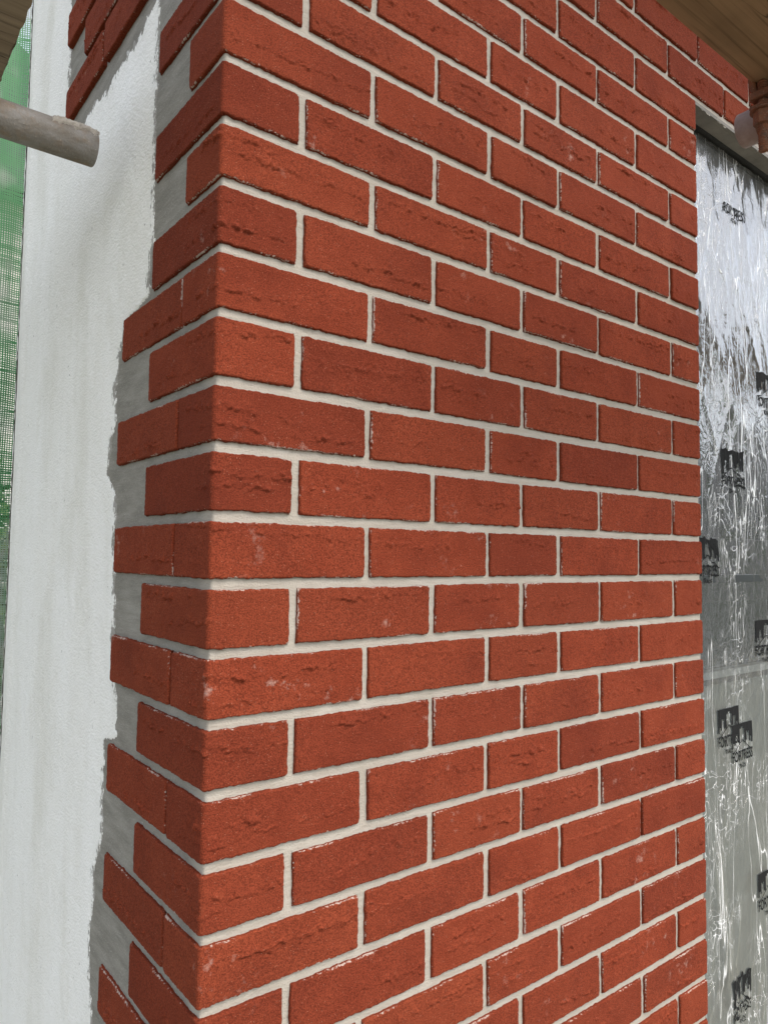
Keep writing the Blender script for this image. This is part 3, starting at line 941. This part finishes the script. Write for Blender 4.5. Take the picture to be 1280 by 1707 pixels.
cp = empty("scaffold_coupler", (0.692, -0.312, 0.6585))
tag(cp, "rusty scaffold coupler with a threaded bolt clamped round the tube end at the top right", "coupler")
def halfring(y0, y1, r0, r1, a0, a1, n=22):
    mb = MB()
    pr = []
    for k in range(n + 1):
        t = a0 + (a1 - a0) * k / n
        pr.append((math.cos(t), math.sin(t)))
    vs = []
    for (c_, s_) in pr:
        for (r_, y_) in ((r0, y0), (r1, y0 + 0.002), (r1 + 0.001, (y0 + y1) / 2), (r1, y1 - 0.002), (r0, y1)):
            vs.append((c_ * r_, y_, s_ * r_))
    fs = []
    for k in range(n):
        for m_ in range(5):
            m2 = (m_ + 1) % 5
            fs.append((k * 5 + m_, k * 5 + m2, (k + 1) * 5 + m2, (k + 1) * 5 + m_))
    fs.append((4, 3, 2, 1, 0)); fs.append(tuple(n * 5 + q for q in range(5)))
    mb.verts(vs, fs)
    return mb
halfring(-0.022, 0.022, 0.0246, 0.0320, RAD(-95), RAD(95)).build("clamp_jaw", M_RUST, cp, smooth=True)
halfring(-0.022, 0.022, 0.0246, 0.0320, RAD(100), RAD(262)).build("clamp_jaw", M_RUST, cp, smooth=True)
# lugs, threaded bolt, nut and washer in front of the tube
mb = MB()
mb.box(-0.058, -0.014, -0.0102, -0.030, 0.014, -0.004, 0.002)
mb.box(-0.058, -0.014, 0.004, -0.030, 0.014, 0.014, 0.002)
mb.box(-0.020, -0.020, 0.0315, 0.030, 0.020, 0.0330)
mb.build("lug", M_RUST, cp)
mb = MB()
pts, rad = [], []
nth = 60
for i in range(nth + 1):
    pts.append((-0.046, 0.0, 0.030 - 0.098 * i / nth)); rad.append(0.0066 if i % 2 else 0.0055)
mb.ring_tube(pts, rad, 16)
mb.build("bolt", M_RUST, cp, smooth=False)
mb = MB()
vs = []
for zz_ in (-0.031, -0.013):
    for k in range(6): vs.append((-0.046 + 0.0125 * math.cos(k * math.pi / 3), 0.0125 * math.sin(k * math.pi / 3), zz_))
mb.verts(vs, [(5, 4, 3, 2, 1, 0), (6, 7, 8, 9, 10, 11)] + [(k, (k + 1) % 6, 6 + (k + 1) % 6, 6 + k) for k in range(6)])
mb.build("nut", M_RUST, cp)
mb = MB(); mb.ring_tube([(-0.046, 0, -0.0125), (-0.046, 0, -0.0105)], [0.0165, 0.0165], 24); mb.build("washer", M_RUST, cp, smooth=True)
mb = MB()
arc = [(-0.041, 0.010, 0.016), (-0.046, 0.012, 0.026), (-0.049, 0.013, 0.036), (-0.047, 0.013, 0.046), (-0.040, 0.012, 0.053), (-0.030, 0.010, 0.056)]
mb.ring_tube(arc, [0.0045, 0.0048, 0.005, 0.005, 0.0048, 0.004], 12); mb.build("flap", M_RUST, cp, smooth=True)
mb = MB()
arc = [(-0.034, 0.000, 0.006), (-0.036, 0.002, 0.022), (-0.030, 0.004, 0.036), (-0.016, 0.004, 0.044), (0.000, 0.002, 0.046)]
mb.ring_tube(arc, [0.008, 0.0085, 0.008, 0.0085, 0.008], 12); mb.build("saddle", M_RUST, cp, smooth=True)

# ------------------------------------------------------------------ debris net beyond the end of the wall
pitch = 0.0062
nx_, nz_ = 150, 520
x_l, z_l = -0.55, -1.55
def net_y(x, z):
    return 1.52 + 0.035 * vn(x / 0.16 + 3, z / 0.9, 101) + 0.02 * vn(x / 0.07, z / 0.25, 102)
def strands(vert):
    V_, F_ = [], []
    base = 0
    if vert: cnt, segs = nx_, nz_ // 2
    else: cnt, segs = nz_, nx_ // 2
    t = np.arange(segs + 1)
    Vs, Fs = [], []
    for c in range(cnt):
        w = pitch * (0.25 if vert else 0.30) * (1 + 0.35 * vn(c * 0.37, 0, 103))
        if vert:
            x = x_l + c * pitch + 0.0010 * vn(t / 9.0, c * 0.7, 104); z = z_l + t * pitch * 2
            for s_ in (-1, 1):
                xx = x + s_ * w; Vs.append(np.stack([xx, net_y(xx, z) - 0.0004, z], -1))
        else:
            x = x_l + t * pitch * 2 + 0 * t; z = z_l + c * pitch + 0.0015 * vn(x / 0.05, c * 0.9, 105) + 0.004 * vn(x / 0.2, c * 0.05, 106)
            for s_ in (-1, 1):
                Vs.append(np.stack([x, net_y(x, z), z + s_ * w], -1))
        b0 = base + np.arange(segs); n1 = segs + 1
        Fs.append(np.stack([b0, b0 + 1, b0 + n1 + 1, b0 + n1], -1)); base += 2 * n1
    return np.concatenate(Vs), np.concatenate(Fs)
v1, f1_ = strands(True); v2, f2_ = strands(False)
net = add("debris_net", mesh_np("debris_net", np.concatenate([v1, v2]), np.concatenate([f1_, f2_ + len(v1)]), M_NET, False))
tag(net, "green woven debris netting hanging beyond the left end of the white wall", "netting", kind="stuff")

# ------------------------------------------------------------------ surroundings (seen through the net and in the glass)
M_LEAF = mat_leaf("shrub_leaves", (0.045, 0.085, 0.02), (0.10, 0.15, 0.035))
M_BARK = mat_plain("bark", (0.12, 0.09, 0.07), None, 0.9, 20, 0.004)
M_RENDER = mat_plain("pale_render", (0.52, 0.51, 0.47), (0.46, 0.45, 0.41), 0.9, 3, 0.002)
M_ROOF = mat_plain("slate_roof", (0.07, 0.075, 0.085), (0.05, 0.055, 0.06), 0.7, 8, 0.004)
def shrub(name, loc, rx, h, n, label, cat, seed, group=None, trunk=True):
    r = np.random.RandomState(seed)
    root = empty(name, loc); tag(root, label, cat, group)
    u = r.normal(size=(n, 3)); u /= np.linalg.norm(u, axis=1, keepdims=True)
    rad = r.uniform(0.35, 1.0, n) ** 0.5 * (0.78 + 0.25 * vn(u[:, 0] * 2.3 + seed, u[:, 2] * 2.3 + u[:, 1] * 1.7, seed))
    c = u * rad[:, None] * np.array([rx, rx, h * 0.40]) + np.array([0, 0, h * 0.60])
    a = r.normal(size=(n, 3)); a /= np.linalg.norm(a, axis=1, keepdims=True)
    b = np.cross(a, r.normal(size=(n, 3))); b /= np.linalg.norm(b, axis=1, keepdims=True)
    sz = r.uniform(0.03, 0.07, n)[:, None] * max(1, rx * 0.9)
    P_ = np.stack([c - a * sz, c - b * sz * 0.45, c + a * sz, c + b * sz * 0.45], 1).reshape(-1, 3)
    add("foliage", mesh_np("foliage", P_, np.arange(4 * n).reshape(n, 4), M_LEAF, False), root)
    mb = MB(); rr = random.Random(seed)
    mb.ring_tube([(0, 0, 0), (0.02, 0.01, h * 0.25), (0.05, -0.02, h * 0.6)], [0.05 * h / 2, 0.035 * h / 2, 0.012], 10)
    for q in range(5):
        t = q * 1.3
        mb.ring_tube([(0.02, 0.01, h * (0.2 + 0.05 * q)), (0.4 * rx * math.cos(t), 0.4 * rx * math.sin(t), h * 0.55), (0.75 * rx * math.cos(t), 0.75 * rx * math.sin(t), h * 0.75)], [0.02 * h / 2, 0.014 * h / 2, 0.004], 8)
    mb.build("trunk", M_BARK, root, smooth=True)
    return root
shrub("shrub", (0.15, 3.6, -1.75), 0.7, 2.4, 3500, "leafy green shrub behind the debris netting", "shrub", 3)
shrub("shrub", (8.3, -3.1, -1.75), 0.9, 2.3, 3000, "round garden shrub reflected in the window, nearer one", "shrub", 5)
shrub("shrub", (10.2, -6.6, -1.75), 0.9, 2.1, 3000, "round garden shrub reflected in the window, farther one", "shrub", 6)
shrub("tree", (13.5, -9.5, -1.75), 2.0, 5.2, 7000, "broad garden tree beside the neighbouring house", "tree", 8)

def house(name, x0, y0, x1, y1, hw, hr, label, along='y'):
    root = empty(name, ((x0 + x1) / 2, (y0 + y1) / 2, -1.75)); tag(root, label, "house")
    cx_, cy_ = (x0 + x1) / 2, (y0 + y1) / 2
    mb = MB(); mb.box(x0 - cx_, y0 - cy_, 0, x1 - cx_, y1 - cy_, hw); mb.build("wall", M_RENDER, root)
    mb = MB(); ov = 0.3
    a0, b0, a1, b1 = x0 - cx_ - ov, y0 - cy_ - ov, x1 - cx_ + ov, y1 - cy_ + ov
    if along == 'y':
        mb.verts([(a0, b0, hw), (a1, b0, hw), (a1, b1, hw), (a0, b1, hw), (0, b0, hw + hr), (0, b1, hw + hr)],
                 [(3, 2, 1, 0), (0, 1, 4), (2, 3, 5), (1, 2, 5, 4), (3, 0, 4, 5)])
    else:
        mb.verts([(a0, b0, hw), (a1, b0, hw), (a1, b1, hw), (a0, b1, hw), (a0, 0, hw + hr), (a1, 0, hw + hr)],
                 [(3, 2, 1, 0), (0, 1, 5, 4), (2, 3, 4, 5), (1, 2, 5), (3, 0, 4)])
    mb.build("roof", M_ROOF, root)
    for k in range(3):
        wy = (y0 - cy_) + (y1 - y0) * (0.2 + 0.3 * k)
        fx = x0 - cx_
        mb = MB(); mb.box(fx - 0.04, wy - 0.55, 0.9, fx - 0.005, wy + 0.55, 2.1, 0.01); f_ = mb.build("window", M_FRAMEL, root)
        mb = MB(); mb.box(fx - 0.05, wy - 0.48, 0.97, fx - 0.042, wy + 0.48, 2.03); mb.build("pane", M_GLASS, f_)
    return root
house("bungalow", 13.0, -13.5, 20.0, -2.0, 2.3, 2.4, "pale rendered bungalow with a dark roof across the garden, reflected in the window")
house("house", -3.5, 7.0, 3.0, 12.0, 5.2, 2.2, "pale rendered house standing behind the debris netting")
